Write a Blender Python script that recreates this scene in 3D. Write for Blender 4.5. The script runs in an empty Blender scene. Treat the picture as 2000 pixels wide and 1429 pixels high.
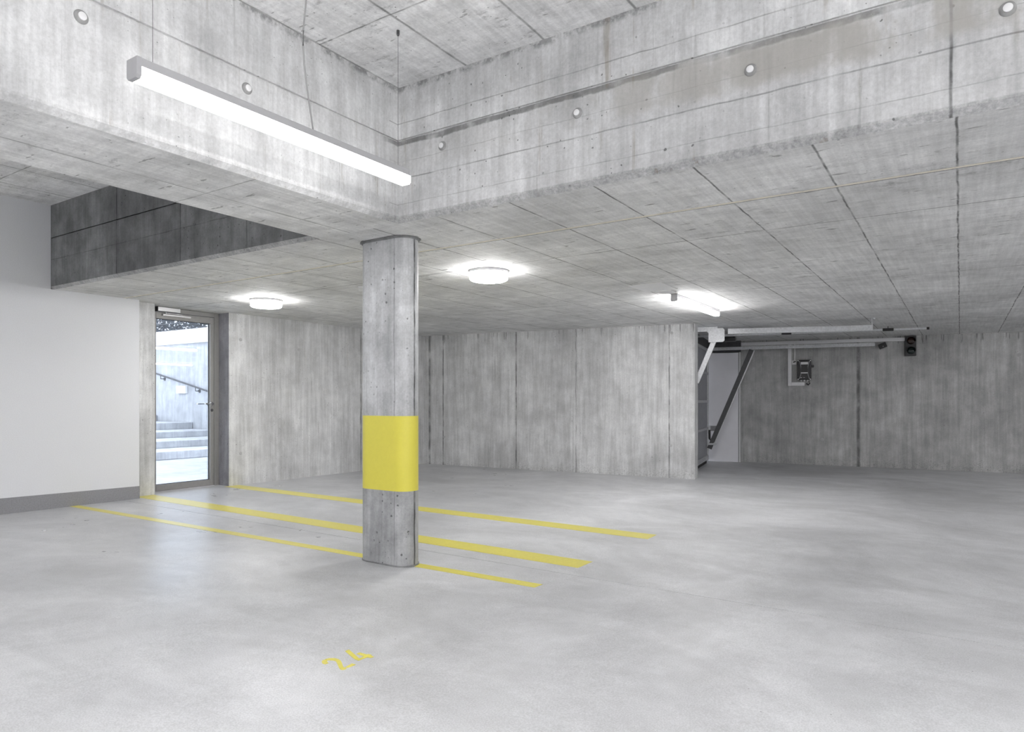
import bpy, bmesh, math, random
from mathutils import Vector, noise as mnoise
random.seed(7)
S = bpy.context.scene
COL = S.collection

# ------------------------------------------------------------------ camera
EYE = 1.15
YAW = 0.58115                      # radians, turned left of +Y
cd = bpy.data.cameras.new('camera'); cam = bpy.data.objects.new('camera', cd); COL.objects.link(cam)
cam.location = (0, 0, EYE); cam.rotation_euler = (math.pi/2, 0, YAW)
cd.sensor_width = 36; cd.lens = 24.0; cd.shift_y = 0.03375; cd.clip_start = 0.05; cd.clip_end = 200
S.camera = cam
S.view_settings.view_transform = 'Standard'; S.view_settings.look = 'None'
S.view_settings.gamma = 1.0; S.view_settings.use_curve_mapping = False
S.view_settings.exposure = 0.6

# ------------------------------------------------------------------ light levels
SKY = 3.3            # overcast sky
PENDANT = 10.0       # hanging linear lamp by the beam
PENDANT_FILL = 84.0   # unseen hanging lamps added as fill light
ROUND = 42.0          # round ceiling lamps
BATTEN = 58.0        # linear lamps under the low slab
w = bpy.data.worlds.new('overcast'); S.world = w; w.use_nodes = True
bg = w.node_tree.nodes['Background']; bg.inputs[0].default_value = (0.89, 0.925, 1.0, 1); bg.inputs[1].default_value = SKY

# ------------------------------------------------------------------ node helper
class NT:
    def __init__(s, name):
        s.m = bpy.data.materials.new(name); s.m.use_nodes = True
        s.t = s.m.node_tree; s.n = s.t.nodes; s.bsdf = s.n['Principled BSDF']
        g = s.n.new('ShaderNodeNewGeometry'); s.pos = g.outputs['Position']; s.nrm = g.outputs['Normal']
        sp = s.n.new('ShaderNodeSeparateXYZ'); s.link(s.pos, sp.inputs[0]); s.x, s.y, s.z = sp.outputs
    def link(s, a, b): s.t.links.new(a, b)
    def put(s, inp, v):
        if isinstance(v, (int, float)):
            inp.default_value = v
        elif isinstance(v, tuple):
            inp.default_value = (v + (1,)) if len(v) == 3 and len(inp.default_value) == 4 else v
        else: s.link(v, inp)
    def math(s, op, a, b=None, c=None, clamp=False):
        k = s.n.new('ShaderNodeMath'); k.operation = op; k.use_clamp = clamp
        s.put(k.inputs[0], a)
        if b is not None: s.put(k.inputs[1], b)
        if c is not None: s.put(k.inputs[2], c)
        return k.outputs[0]
    def scaled(s, sx, sy, sz, off=(0, 0, 0), src=None):
        k = s.n.new('ShaderNodeMapping'); s.link(src or s.pos, k.inputs[0])
        k.inputs['Scale'].default_value = (sx, sy, sz); k.inputs['Location'].default_value = off
        return k.outputs[0]
    def noise(s, vec, scale, detail=4, rough=.55, dist=0.):
        k = s.n.new('ShaderNodeTexNoise'); s.link(vec, k.inputs['Vector'])
        k.inputs['Scale'].default_value = scale; k.inputs['Detail'].default_value = detail
        k.inputs['Roughness'].default_value = rough; k.inputs['Distortion'].default_value = dist
        return k.outputs['Fac']
    def ramp(s, v, a, b, lo=0., hi=1., smooth=True):
        k = s.n.new('ShaderNodeMapRange'); k.interpolation_type = 'SMOOTHSTEP' if smooth else 'LINEAR'
        s.put(k.inputs['Value'], v); k.inputs['From Min'].default_value = a; k.inputs['From Max'].default_value = b
        k.inputs['To Min'].default_value = lo; k.inputs['To Max'].default_value = hi
        return k.outputs[0]
    def pores(s, vec, scale, rmax, power=3.0):
        k = s.n.new('ShaderNodeTexVoronoi'); k.feature = 'F1'; s.link(vec, k.inputs['Vector']); k.inputs['Scale'].default_value = scale
        sp = s.n.new('ShaderNodeSeparateColor'); s.link(k.outputs['Color'], sp.inputs[0])
        r = s.math('MULTIPLY', s.math('POWER', sp.outputs[0], power), rmax)
        d = s.math('SUBTRACT', r, k.outputs['Distance'])
        return s.ramp(d, 0.0, rmax*.25)
    def seam(s, c, off, hw, spacing=None, wob=.003, soft=1.0):
        n = s.noise(s.pos, 5.0, 3)
        c2 = s.math('ADD', c, s.math('MULTIPLY', s.math('SUBTRACT', n, .5), wob*6))
        if spacing:
            q = s.math('FRACT', s.math('ADD', s.math('DIVIDE', s.math('SUBTRACT', c2, off), spacing), 0.5))
            d = s.math('MULTIPLY', s.math('ABSOLUTE', s.math('SUBTRACT', q, .5)), spacing)
        else: d = s.math('ABSOLUTE', s.math('SUBTRACT', c2, off))
        return s.ramp(d, hw*.35, hw*(1+soft), 1.0, 0.0)
    def band(s, c, a, b, soft=.02):
        return s.math('MULTIPLY', s.ramp(c, a-soft, a+soft), s.ramp(c, b-soft, b+soft, 1.0, 0.0))
    def mix(s, fac, a, b):
        k = s.n.new('ShaderNodeMix'); k.data_type = 'RGBA'; s.put(k.inputs[0], fac)
        s.put(k.inputs[6], a); s.put(k.inputs[7], b); return k.outputs[2]
    def mul(s, col, v):          # colour times grey value
        k = s.n.new('ShaderNodeMix'); k.data_type = 'RGBA'; k.blend_type = 'MULTIPLY'; k.inputs[0].default_value = 1
        cb = s.n.new('ShaderNodeCombineColor')
        for i in range(3): s.put(cb.inputs[i], v)
        s.put(k.inputs[6], col); s.link(cb.outputs[0], k.inputs[7]); return k.outputs[2]
    def bump(s, h, strength, dist=.01):
        k = s.n.new('ShaderNodeBump'); k.inputs['Strength'].default_value = strength; k.inputs['Distance'].default_value = dist
        s.link(h, k.inputs['Height']); s.link(k.outputs[0], s.bsdf.inputs['Normal'])

def concrete(name, base=(.40, .405, .41), streak='z', seams=(), dark=1.0, stain=0.0, pore=1.0, cloud=1.0, rough=.75, extra=None, spec=.35):
    s = NT(name)
    P = s.pos
    big = s.ramp(s.noise(P, .9, 5, .6), .30, .72, 1-.16*cloud, 1+.12*cloud)
    med = s.ramp(s.noise(s.scaled(1, 1, 1, (3, 7, 1)), 4.5, 6, .65), .28, .72, 1-.13*cloud, 1+.09*cloud)
    fine = s.ramp(s.noise(P, 70, 4, .7), .25, .75, .90, 1.09)
    v = s.math('MULTIPLY', s.math('MULTIPLY', big, med), fine)
    if streak == 'z':
        a = s.ramp(s.noise(s.scaled(1, 1, .10), 9, 5, .65), .30, .74, .84, 1.10)
        b = s.ramp(s.noise(s.scaled(1, 1, .045, (5, 2, 0)), 34, 4, .6), .30, .72, .90, 1.06)
        drip = s.ramp(s.noise(s.scaled(1, 1, .05, (1, 9, 3)), 20, 5, .7), .60, .74, 1, .74)
        v = s.math('MULTIPLY', v, s.math('MULTIPLY', s.math('MULTIPLY', a, b), drip))
    elif streak == 'xy':          # board-marked soffit: short dashes across X, fine grain along Y
        a = s.ramp(s.noise(s.scaled(.16, 1, 1), 22, 5, .62), .30, .70, .92, 1.05)
        b = s.ramp(s.noise(s.scaled(1, .05, 1, (4, 1, 0)), 34, 4, .6), .30, .72, .90, 1.06)
        c = s.ramp(s.noise(s.scaled(.26, 1, 1, (8, 2, 0)), 24, 3, .55), .665, .71, 1, .5)
        e = s.math('MULTIPLY', s.ramp(s.noise(s.scaled(.5, 1, 1, (2, 2, 0)), 9, 7, .82), .54, .68, 0, .42), s.ramp(s.noise(P, .8, 3), .42, .6)); e = s.math('SUBTRACT', 1.0, e)
        v = s.math('MULTIPLY', v, s.math('MULTIPLY', s.math('MULTIPLY', a, b), s.math('MULTIPLY', c, e)))
    wv = s.n.new('ShaderNodeVectorMath'); wv.operation = 'ADD'; wn = s.n.new('ShaderNodeTexNoise'); s.link(P, wn.inputs['Vector']); wn.inputs['Scale'].default_value = 60; ws = s.n.new('ShaderNodeVectorMath'); ws.operation = 'SCALE'; s.link(wn.outputs['Color'], ws.inputs[0]); ws.inputs['Scale'].default_value = .012; s.link(P, wv.inputs[0]); s.link(ws.outputs[0], wv.inputs[1])
    pr = s.pores(s.scaled(1, 1, 1, (.3, .2, .9), src=wv.outputs[0]), 14, .085*pore, 5.0)
    pr2 = s.pores(s.scaled(1, 1, 1, (1.3, 4.2, .1), src=wv.outputs[0]), 36, .17*pore, 4.0)
    gate = s.ramp(s.noise(P, 1.7, 3), .42, .58, .15, 1)
    pm = s.math('MAXIMUM', pr, s.math('MULTIPLY', pr2, gate))
    v = s.math('MULTIPLY', v, s.math('SUBTRACT', 1.0, s.math('MULTIPLY', pm, .62)))
    brk = s.ramp(s.noise(P, 6, 4), .30, .62, .35, 1)
    for m in seams:
        axis, off, hw, sp, stg = m[:5]
        k = s.seam({'x': s.x, 'y': s.y, 'z': s.z}[axis], off, hw, sp)
        if len(m) > 5:
            ax2, a2, b2 = m[5]
            k = s.math('MULTIPLY', k, s.band({'x': s.x, 'y': s.y, 'z': s.z}[ax2], a2, b2, .004))
        v = s.math('MULTIPLY', v, s.math('SUBTRACT', 1.0, s.math('MULTIPLY', s.math('MULTIPLY', k, stg), brk)))
    if dark != 1.0: v = s.math('MULTIPLY', v, dark)
    col = s.mul(base, v)
    if stain:
        f = s.ramp(s.noise(s.scaled(1, 1, .13, (7, 3, 2)), 7, 6, .7), .56, .74)
        f = s.math('MULTIPLY', f, s.ramp(s.noise(P, 1.1, 2), .42, .6))
        col = s.mix(s.math('MULTIPLY', f, stain), col, (.25, .21, .155))
    if extra: col = extra(s, col)
    s.link(col, s.bsdf.inputs['Base Color'])
    s.put(s.bsdf.inputs['Roughness'], rough); s.bsdf.inputs['Specular IOR Level'].default_value = spec
    h = s.math('SUBTRACT', s.math('ADD', s.math('MULTIPLY', fine, .4), s.math('MULTIPLY', med, .5)), s.math('MULTIPLY', pm, 1.2))
    s.bump(h, .35, .006)
    return s.m

def plain(name, col, rough=.5, metal=0., var=.06, scale=25, bump=.0, spec=.5, emit=None, es=0., stretch=(1, 1, 1)):
    s = NT(name)
    v = s.ramp(s.noise(s.scaled(*stretch), scale, 4, .6), .25, .75, 1-var, 1+var)
    s.link(s.mul(col, v), s.bsdf.inputs['Base Color'])
    s.bsdf.inputs['Roughness'].default_value = rough; s.bsdf.inputs['Metallic'].default_value = metal
    s.bsdf.inputs['Specular IOR Level'].default_value = spec
    if emit: s.put(s.bsdf.inputs['Emission Color'], emit); s.bsdf.inputs['Emission Strength'].default_value = es
    if bump: s.bump(v, bump, .004)
    return s.m

# ------------------------------------------------------------------ materials
M = {}
def beam_extra(s, col):
    # rough dark smear under the pour line and mortar drips on the two inner beam faces
    wav = s.math('MULTIPLY', s.math('SUBTRACT', s.noise(s.pos, 3.2, 5, .7), .5), .05)
    zz = s.math('ADD', s.z, wav)
    b1 = s.math('MULTIPLY', s.band(zz, 2.785, 2.818, .006), s.ramp(s.noise(s.pos, 7, 4), .3, .55, .35, 1.0))
    b1 = s.math('MULTIPLY', b1, s.ramp(s.y, 3.1, 3.27))
    col = s.mul(col, s.math('SUBTRACT', 1.0, s.math('MULTIPLY', b1, .62)))
    # damp brown zone below the pour line, towards the right
    wet = s.math('MULTIPLY', s.band(s.math('ADD', zz, s.math('MULTIPLY', s.math('SUBTRACT', s.noise(s.pos, 9, 5, .7), .5), .10)), 2.62, 2.80, .035), s.ramp(s.noise(s.scaled(1, 1, .5), 2.2, 5, .7), .42, .58))
    wet = s.math('MULTIPLY', wet, s.ramp(s.x, -2.6, -.6, .15, .75))
    col = s.mix(s.math('MULTIPLY', wet, s.ramp(s.y, 3.1, 3.27)), col, (.40, .385, .355))
    # rust runs
    run = s.ramp(s.noise(s.scaled(1, 1, .02, (2, 2, 2)), 13, 4, .6), .63, .69)
    run = s.math('MULTIPLY', run, s.ramp(s.noise(s.pos, 2.4, 3), .46, .6))
    col = s.mix(s.math('MULTIPLY', run, .5), col, (.22, .17, .11))
    # rough mortar seam under the ceiling
    top = s.ramp(zz, 3.115, 3.15)
    col = s.mul(col, s.math('SUBTRACT', 1.0, s.math('MULTIPLY', top, s.ramp(s.noise(s.pos, 16, 5, .7), .4, .62, 0, .5))))
    # rough crust along the chamfer, greyer concrete below the pour line
    cz = s.math('ADD', s.z, s.math('MULTIPLY', s.math('SUBTRACT', s.noise(s.pos, 6, 5, .7), .5), .015))
    cr_ = s.math('MULTIPLY', s.band(cz, 2.285, 2.338, .004), s.ramp(s.noise(s.pos, 45, 5, .8), .35, .65, .08, .38))
    col = s.mul(col, s.math('SUBTRACT', 1.0, s.math('MULTIPLY', cr_, s.ramp(s.y, 3.1, 3.27, .45, 1.0))))
    low = s.math('MULTIPLY', s.ramp(zz, 2.77, 2.80, 1, 0), s.ramp(s.y, 3.1, 3.27))
    col = s.mul(col, s.math('SUBTRACT', 1.0, s.math('MULTIPLY', low, .09)))
    return col
WALLC = (.67, .675, .68)
VF = ('y', 3.2, 3.4)
M['beam'] = concrete('beam_concrete', base=(.655, .66, .665), streak='z', stain=.75, pore=1.5, cloud=1.15, extra=beam_extra,
    seams=(('z', 2.572, .003, None, .5, VF), ('z', 2.93, .0025, None, .45, VF), ('z', 2.41, .002, None, .3, VF), ('x', -.032, .005, None, .8), ('z', 2.68, .0016, None, .3, VF)))
M['shaded_beam_mortar'] = concrete('shaded_weathered_concrete', base=(.25, .255, .26), streak='z', stain=.3, pore=1.7, cloud=2.2,  # darkened base paints the left bay's shade; doubles as dark mortar
    seams=(('x', -6.539, .006, None, .7), ('x', -5.50, .005, None, .6), ('x', -4.6, .005, None, .5), ('z', 2.60, .003, None, .4)))
CX = ('x', -.012, .0042, .545, .78)
M['soffit'] = concrete('soffit_concrete', base=(.72, .722, .72), streak='xy', pore=1.1, cloud=.9,
    seams=(CX, ('y', 4.80, .0042, 2.43, .75, ('y', 4.3, 20)),), stain=.08)
M['beam_soffit'] = concrete('beam_soffit_concrete', base=(.80, .802, .80), streak='xy', pore=1.1, cloud=1.2,
    seams=(('x', -3.50, .004, None, .6), ('y', 2.235, .003, None, .6)))
M['ceiling'] = concrete('ceiling_concrete', base=(.82, .822, .825), streak='xy', pore=1.2, cloud=1.1,
    seams=(('x', -1.94, .006, .545, .6), ('y', .2, .004, 2.43, .6)))
M['wall'] = concrete('wall_concrete', base=WALLC, streak='z', pore=1.2, cloud=1.0, stain=.28,
    seams=(('y', 7.787, .012, None, .6, ('x', -8.1, -7.95)),))
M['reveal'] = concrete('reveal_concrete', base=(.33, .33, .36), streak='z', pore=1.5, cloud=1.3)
def back_extra(s, col):
    # drips hanging from the slab joint
    k = s.math('MULTIPLY', s.ramp(s.noise(s.scaled(1, 1, .04), 26, 3, .6), .58, .64), s.ramp(s.math('ADD', s.z, s.math('MULTIPLY', s.noise(s.scaled(1, 1, .02), 14, 2), .35)), 2.34, 2.40))
    col = s.mul(col, s.math('SUBTRACT', 1.0, s.math('MULTIPLY', k, .5)))
    d = s.math('MULTIPLY', s.ramp(s.math('ADD', s.z, s.math('MULTIPLY', s.noise(s.pos, 5, 5, .7), .3)), .16, .30, 1, 0), s.ramp(s.noise(s.pos, 55, 5, .75), .48, .66))
    return s.mul(col, s.math('SUBTRACT', 1.0, s.math('MULTIPLY', d, .4)))
M['back'] = concrete('back_wall_concrete', base=WALLC, streak='z', pore=1.2, extra=back_extra,
    seams=(('x', -7.90, .016, None, .6), ('x', -7.623, .009, None, .7), ('x', -6.22, .008, None, .75), ('x', -5.17, .005, None, .6), ('x', -3.69, .007, None, .7)))
M['far'] = concrete('far_wall_concrete', base=(.50, .502, .502), streak='z', pore=1.1, cloud=1.2, extra=back_extra,
    seams=(('x', -1.549, .022, None, .62), ('x', 1.6, .02, None, .6)))
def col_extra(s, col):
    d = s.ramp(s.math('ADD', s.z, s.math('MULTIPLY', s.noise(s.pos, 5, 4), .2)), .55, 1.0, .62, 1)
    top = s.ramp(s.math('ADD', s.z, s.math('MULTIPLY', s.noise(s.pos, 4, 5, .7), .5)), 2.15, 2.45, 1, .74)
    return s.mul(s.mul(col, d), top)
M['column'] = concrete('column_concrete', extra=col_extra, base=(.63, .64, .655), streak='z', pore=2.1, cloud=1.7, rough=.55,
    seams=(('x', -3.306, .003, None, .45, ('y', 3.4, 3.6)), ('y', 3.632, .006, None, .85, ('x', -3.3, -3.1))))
M['outside_concrete'] = concrete('outdoor_concrete', base=(.45, .46, .475), streak='z', pore=1.0, cloud=1.0)
M['paving'] = concrete('outdoor_paving', base=(.37, .38, .41), streak=None, pore=.6, cloud=1.2)

def floor_mat():
    s = NT('floor_concrete'); P = s.pos
    big = s.ramp(s.noise(P, .55, 6, .66, .6), .30, .72, .80, 1.14)
    flow = s.ramp(s.noise(s.scaled(.55, 1, 1, (2, 0, 0)), 1.7, 6, .64, .8), .28, .75, .88, 1.09)
    fine = s.ramp(s.noise(P, 150, 2, .7), .3, .7, .87, 1.11)
    med = s.ramp(s.noise(P, 9, 7, .75), .3, .72, .95, 1.035)
    v = s.math('MULTIPLY', s.math('MULTIPLY', big, flow), s.math('MULTIPLY', fine, med))
    pr = s.pores(P, 22, .10, 12.0)
    v = s.math('MULTIPLY', v, s.math('SUBTRACT', 1.0, s.math('MULTIPLY', pr, .6)))
    scr = s.ramp(s.noise(s.scaled(1, .3, 1), 20, 6, .8), .60, .82, 1, .90)
    v = s.math('MULTIPLY', v, scr)
    s.link(s.mul((.565, .57, .585), v), s.bsdf.inputs['Base Color'])
    r = s.math('ADD', s.ramp(s.noise(P, 1.4, 5, .65), .3, .7, .27, .40), s.ramp(s.x, -4.6, -3.0, 0, .20))
    s.link(r, s.bsdf.inputs['Roughness']); s.link(s.ramp(s.x, -4.8, -3.2, 1.0, .5), s.bsdf.inputs['Specular IOR Level'])
    s.bump(s.math('ADD', s.noise(P, 3.0, 5), s.math('MULTIPLY', fine, .08)), .10, .012)
    return s.m
M['floor'] = floor_mat()
M['white_wall'] = plain('white_plaster', (.72, .73, .755), .9, var=.035, scale=120, bump=.15, spec=.2)
M['grey_paint'] = plain('grey_base_paint', (.27, .27, .285), .75, var=.12, scale=90, bump=.2, spec=.3)
M['joint'] = plain('ivory_joint_filler', (.80, .76, .66), .8, var=.12, scale=15)
M['black_gap'] = plain('joint_shadow', (.03, .03, .03), .9)
def yellow(name, wear):
    s = NT(name)
    v = s.ramp(s.noise(s.pos, 40, 5, .7), .25, .75, *((.93, 1.05) if wear else (.98, 1.02)))
    c = s.mul((.70, .63, .085) if not wear else (.75, .67, .11), v)
    pr = s.pores(s.pos, 16, .05, 8)
    c = s.mul(c, s.math('SUBTRACT', 1.0, s.math('MULTIPLY', pr, .7)))
    if wear:
        k = s.ramp(s.noise(s.pos, 22, 6, .75), .64, .72, 0, .35)
        c = s.mix(k, c, (.42, .41, .36))
    s.link(c, s.bsdf.inputs['Base Color']); s.bsdf.inputs['Roughness'].default_value = .30 if wear else .38
    s.bsdf.inputs['Specular IOR Level'].default_value = .9 if wear else .5
    return s.m
M['stripe'] = yellow('yellow_floor_paint', True); M['band'] = yellow('yellow_column_paint', False)
M['alu'] = plain('grey_aluminium_frame', (.285, .28, .275), .45, .25, var=.04)
M['alu_light'] = plain('brushed_silver', (.62, .62, .63), .35, .7, var=.05, scale=60, stretch=(1, .1, 1))
M['steel'] = plain('stainless_steel', (.6, .6, .62), .22, 1.0)
M['galv'] = plain('galvanised_steel', (.52, .53, .55), .42, .55, var=.14, scale=40)
M['dark_steel'] = plain('dark_steel', (.085, .085, .09), .5, .5, var=.1)
M['lamp_body'] = plain('lamp_housing', (.47, .47, .485), .5, .1, var=.02)
M['black'] = plain('black_plastic', (.012, .012, .013), .35)
M['charcoal'] = plain('charcoal_plastic', (.035, .035, .038), .45)
M['white_plastic'] = plain('white_plastic', (.78, .78, .79), .5, var=.02)
M['grey_plastic'] = plain('grey_trunking', (.74, .74, .76), .5, var=.03)
M['white_panel'] = plain('white_coated_panel', (.86, .86, .91), .45, var=.03, scale=3)
M['gate'] = plain('grey_gate_sheet', (.30, .31, .34), .5, .1, var=.1, scale=10)
M['rubber'] = plain('black_rubber', (.02, .02, .02), .8)
M['red_lens'] = plain('red_signal_lens', (.022, .009, .007), .08)
M['green_lens'] = plain('green_signal_lens', (.006, .014, .014), .08)
M['wire'] = plain('steel_wire', (.18, .18, .19), .4, .6)
M['cable'] = plain('grey_cable', (.36, .36, .36), .55)
M['tape'] = plain('grey_adhesive_tape', (.27, .27, .28), .5)
M['hedge'] = plain('hedge_leaf', (.07, .085, .10), .8, var=.5, scale=8)
M['white_render'] = plain('white_outdoor_render', (.80, .80, .80), .8, var=.02)
def lens(name, e):
    s = NT(name); s.bsdf.inputs['Base Color'].default_value = (.8, .8, .8, 1)
    s.bsdf.inputs['Emission Color'].default_value = (1.0, .985, .975, 1); s.bsdf.inputs['Emission Strength'].default_value = e
    s.bsdf.inputs['Roughness'].default_value = .4
    return s.m
M['lens'] = lens('lit_lens', PENDANT); M['lens_fill'] = lens('lit_lens_fill', PENDANT_FILL); M['lens_round'] = lens('lit_round_lens', ROUND); M['lens_batten'] = lens('lit_batten_lens', BATTEN)
def glass():
    s = NT('door_glass'); n = s.n
    tr = n.new('ShaderNodeBsdfTransparent'); tr.inputs[0].default_value = (.93, .95, .97, 1)
    gl = n.new('ShaderNodeBsdfGlossy'); gl.inputs['Roughness'].default_value = .0
    fr = n.new('ShaderNodeFresnel'); fr.inputs[0].default_value = 1.5
    mx = n.new('ShaderNodeMixShader'); s.link(fr.outputs[0], mx.inputs[0]); s.link(tr.outputs[0], mx.inputs[1]); s.link(gl.outputs[0], mx.inputs[2])
    s.link(mx.outputs[0], n['Material Output'].inputs[0]); return s.m
M['glass'] = glass()

# ------------------------------------------------------------------ mesh builder (world coordinates)
class MB:
    def __init__(s): s.v = []; s.f = []; s.mi = []
    def add(s, vs, fs, mi=0):
        k = len(s.v); s.v += [Vector(p) for p in vs]; s.f += [tuple(i+k for i in f) for f in fs]; s.mi += [mi]*len(fs); return s
    def box(s, a, b, mi=0):
        x0, y0, z0 = a; x1, y1, z1 = b
        return s.add([(x0, y0, z0), (x1, y0, z0), (x1, y1, z0), (x0, y1, z0), (x0, y0, z1), (x1, y0, z1), (x1, y1, z1), (x0, y1, z1)],
            [(0, 3, 2, 1), (4, 5, 6, 7), (0, 1, 5, 4), (1, 2, 6, 5), (2, 3, 7, 6), (3, 0, 4, 7)], mi)
    def obox(s, o, a, b, c, mi=0):
        o, a, b, c = map(Vector, (o, a, b, c))
        vs = [o, o+a, o+a+b, o+b, o+c, o+a+c, o+a+b+c, o+b+c]
        return s.add(vs, [(0, 3, 2, 1), (4, 5, 6, 7), (0, 1, 5, 4), (1, 2, 6, 5), (2, 3, 7, 6), (3, 0, 4, 7)], mi)
    def prism(s, poly, d, mi=0):          # closed 3D polygon extruded by vector d
        n = len(poly); d = Vector(d); P = [Vector(p) for p in poly]
        return s.add(P+[p+d for p in P], [tuple(range(n-1, -1, -1)), tuple(range(n, 2*n))]+[(i, (i+1) % n, n+(i+1) % n, n+i) for i in range(n)], mi)
    def tube(s, pts, r, n=12, mi=0, cap=True):
        P = [Vector(p) for p in pts]; rings = []
        for i, p in enumerate(P):
            t = (P[min(i+1, len(P)-1)]-P[max(i-1, 0)]).normalized()
            u = t.cross(Vector((0, 0, 1))); u = u.normalized() if u.length > 1e-3 else Vector((1, 0, 0)); q = t.cross(u)
            rr = r[i] if isinstance(r, (list, tuple)) else r
            rings.append([p+(u*math.cos(2*math.pi*k/n)+q*math.sin(2*math.pi*k/n))*rr for k in range(n)])
        vs = [v for g in rings for v in g]; fs = []
        for i in range(len(P)-1):
            for k in range(n): fs.append((i*n+k, i*n+(k+1) % n, (i+1)*n+(k+1) % n, (i+1)*n+k))
        if cap: fs += [tuple(range(n-1, -1, -1)), tuple((len(P)-1)*n+k for k in range(n))]
        return s.add(vs, fs, mi)
    def lathe(s, c, axis, prof, n=48, mi=0):    # prof: (distance along axis, radius)
        return s.tube([Vector(c)+Vector(axis).normalized()*a for a, r in prof], [r for a, r in prof], n, mi) if False else s._lathe(c, axis, prof, n, mi)
    def _lathe(s, c, axis, prof, n, mi):
        t = Vector(axis).normalized(); c = Vector(c)
        u = t.cross(Vector((0, 0, 1))); u = u.normalized() if u.length > 1e-3 else Vector((1, 0, 0)); q = t.cross(u)
        vs = []; fs = []; m = len(prof)
        for a, r in prof:
            for k in range(n): vs.append(c+t*a+(u*math.cos(2*math.pi*k/n)+q*math.sin(2*math.pi*k/n))*r)
        for i in range(m-1):
            for k in range(n): fs.append((i*n+k, i*n+(k+1) % n, (i+1)*n+(k+1) % n, (i+1)*n+k))
        fs += [tuple(range(n-1, -1, -1)), tuple((m-1)*n+k for k in range(n))]
        return s.add(vs, fs, mi)

def worldloc(o):
    v = Vector((0, 0, 0))
    while o: v += o.location; o = o.parent
    return v
def build(name, mb, mats, parent=None, bevel=0, smooth=False, bymat=None):
    me = bpy.data.meshes.new(name); off = worldloc(parent) if parent else Vector((0, 0, 0))
    me.from_pydata([tuple(v-off) for v in mb.v], [], mb.f)
    mats = mats if isinstance(mats, (list, tuple)) else [mats]
    for m in mats: me.materials.append(m)
    bm = bmesh.new(); bm.from_mesh(me); bmesh.ops.recalc_face_normals(bm, faces=bm.faces)
    for i, f in enumerate(bm.faces):
        f.material_index = mb.mi[i] if i < len(mb.mi) else 0
        if smooth: f.smooth = True
    if bymat:
        for f in bm.faces: f.material_index = bymat(f.normal, f.calc_center_median())
    bm.to_mesh(me); bm.free()
    o = bpy.data.objects.new(name, me); COL.objects.link(o)
    if parent: o.parent = parent
    if smooth: 
        try: me.set_sharp_from_angle(angle=math.radians(40))
        except Exception: pass
    if bevel:
        b = o.modifiers.new('bevel', 'BEVEL'); b.width = bevel; b.segments = 3; b.limit_method = 'ANGLE'; b.angle_limit = math.radians(40); b.harden_normals = False
    return o
def tag(o, label=None, cat=None, group=None, kind=None):
    if label: o['label'] = label
    if cat: o['category'] = cat
    if group: o['group'] = group
    if kind: o['kind'] = kind
    return o
def thing(name, loc, label, cat, group=None):
    o = bpy.data.objects.new(name, None); o.empty_display_size = .1; COL.objects.link(o); o.location = loc
    return tag(o, label, cat, group)
def struct(name, mb, mats, **k):
    return tag(build(name, mb, mats, **k), kind='structure', label=k.get('label'))
def copy_tree(o, loc=None, parent=None):
    c = o.copy(); COL.objects.link(c)
    if parent: c.parent = parent
    else: c.location = loc
    for ch in [x for x in bpy.data.objects if x.parent == o]: copy_tree(ch, None, c)
    return c

# ------------------------------------------------------------------ plan
def floor_z(x, y): return -0.038-0.0100*x-0.0020*y
XB0, XB1 = -3.815, -3.035        # cross beam faces
YB = 3.278                       # long beam face
ZL, ZU = 2.30, 3.163             # low slab and high ceiling
ZG = 2.829                       # pour line
EAST, SOUTH = 7.0, -6.0
Xw = -7.85                       # white wall face
cr, sr = math.cos(YAW), math.sin(YAW)
def plan(l, d): return Vector((l*cr-d*sr, l*sr+d*cr, 0))
E1 = (plan(.9205, -.3907)).normalized(); E2 = Vector((E1.y, -E1.x, 0))     # along the gate rails / towards the camera side
O = plan(3.70, 12.89)            # foot of the gate's far edge
UP = Vector((0, 0, 1))
def G(a, b, z): return O+E1*a+E2*b+UP*z
WP = Vector((-3.577, 13.443, 0)); WD = Vector((4.468, .829, 0)).normalized(); WN = Vector((WD.y, -WD.x, 0))   # far wall line, normal to camera
def Wp(x, out, z): return WP+WD*((x-WP.x)/WD.x)+WN*out+UP*z
BP = Vector((-7.932, 9.35, 0)); BD = Vector((4.62, .663, 0)).normalized(); BN = Vector((BD.y, -BD.x, 0))
def Bp(x, out, z): return BP+BD*((x-BP.x)/BD.x)+BN*out+UP*z

# ------------------------------------------------------------------ floor (two pours with an open joint)
def jy(x): return 4.098+.0125*(x-.256)
def slab(mb, pts, z=None, th=.25):
    mb.prism([(x, y, floor_z(x, y)) for x, y in pts], (0, 0, -th))
fb = MB()
gap = .003
slab(fb, [(-8.0, SOUTH), (EAST, SOUTH), (EAST, jy(EAST)-gap), (-8.0, jy(-8.0)-gap)])
slab(fb, [(-8.0, jy(-8)+gap), (EAST, jy(EAST)+gap), (EAST, 15.5), (-4.2, 13.6), (-3.8, 10.2), (-8.0, 9.4)])
slab(fb, [(-8.42, 4.45), (-8.0, 4.45), (-8.0, 5.432), (-8.42, 5.432)])
struct('floor', fb, M['floor'])
jb = MB()
jb.prism([(x, jy(x)+s*.0029, floor_z(x, jy(x))-.006) for x, s in ((-8, -1), (EAST, -1), (EAST, 1), (-8, 1))], (0, 0, -.02))
struct('trim_1', jb, M['black_gap'])

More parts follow.
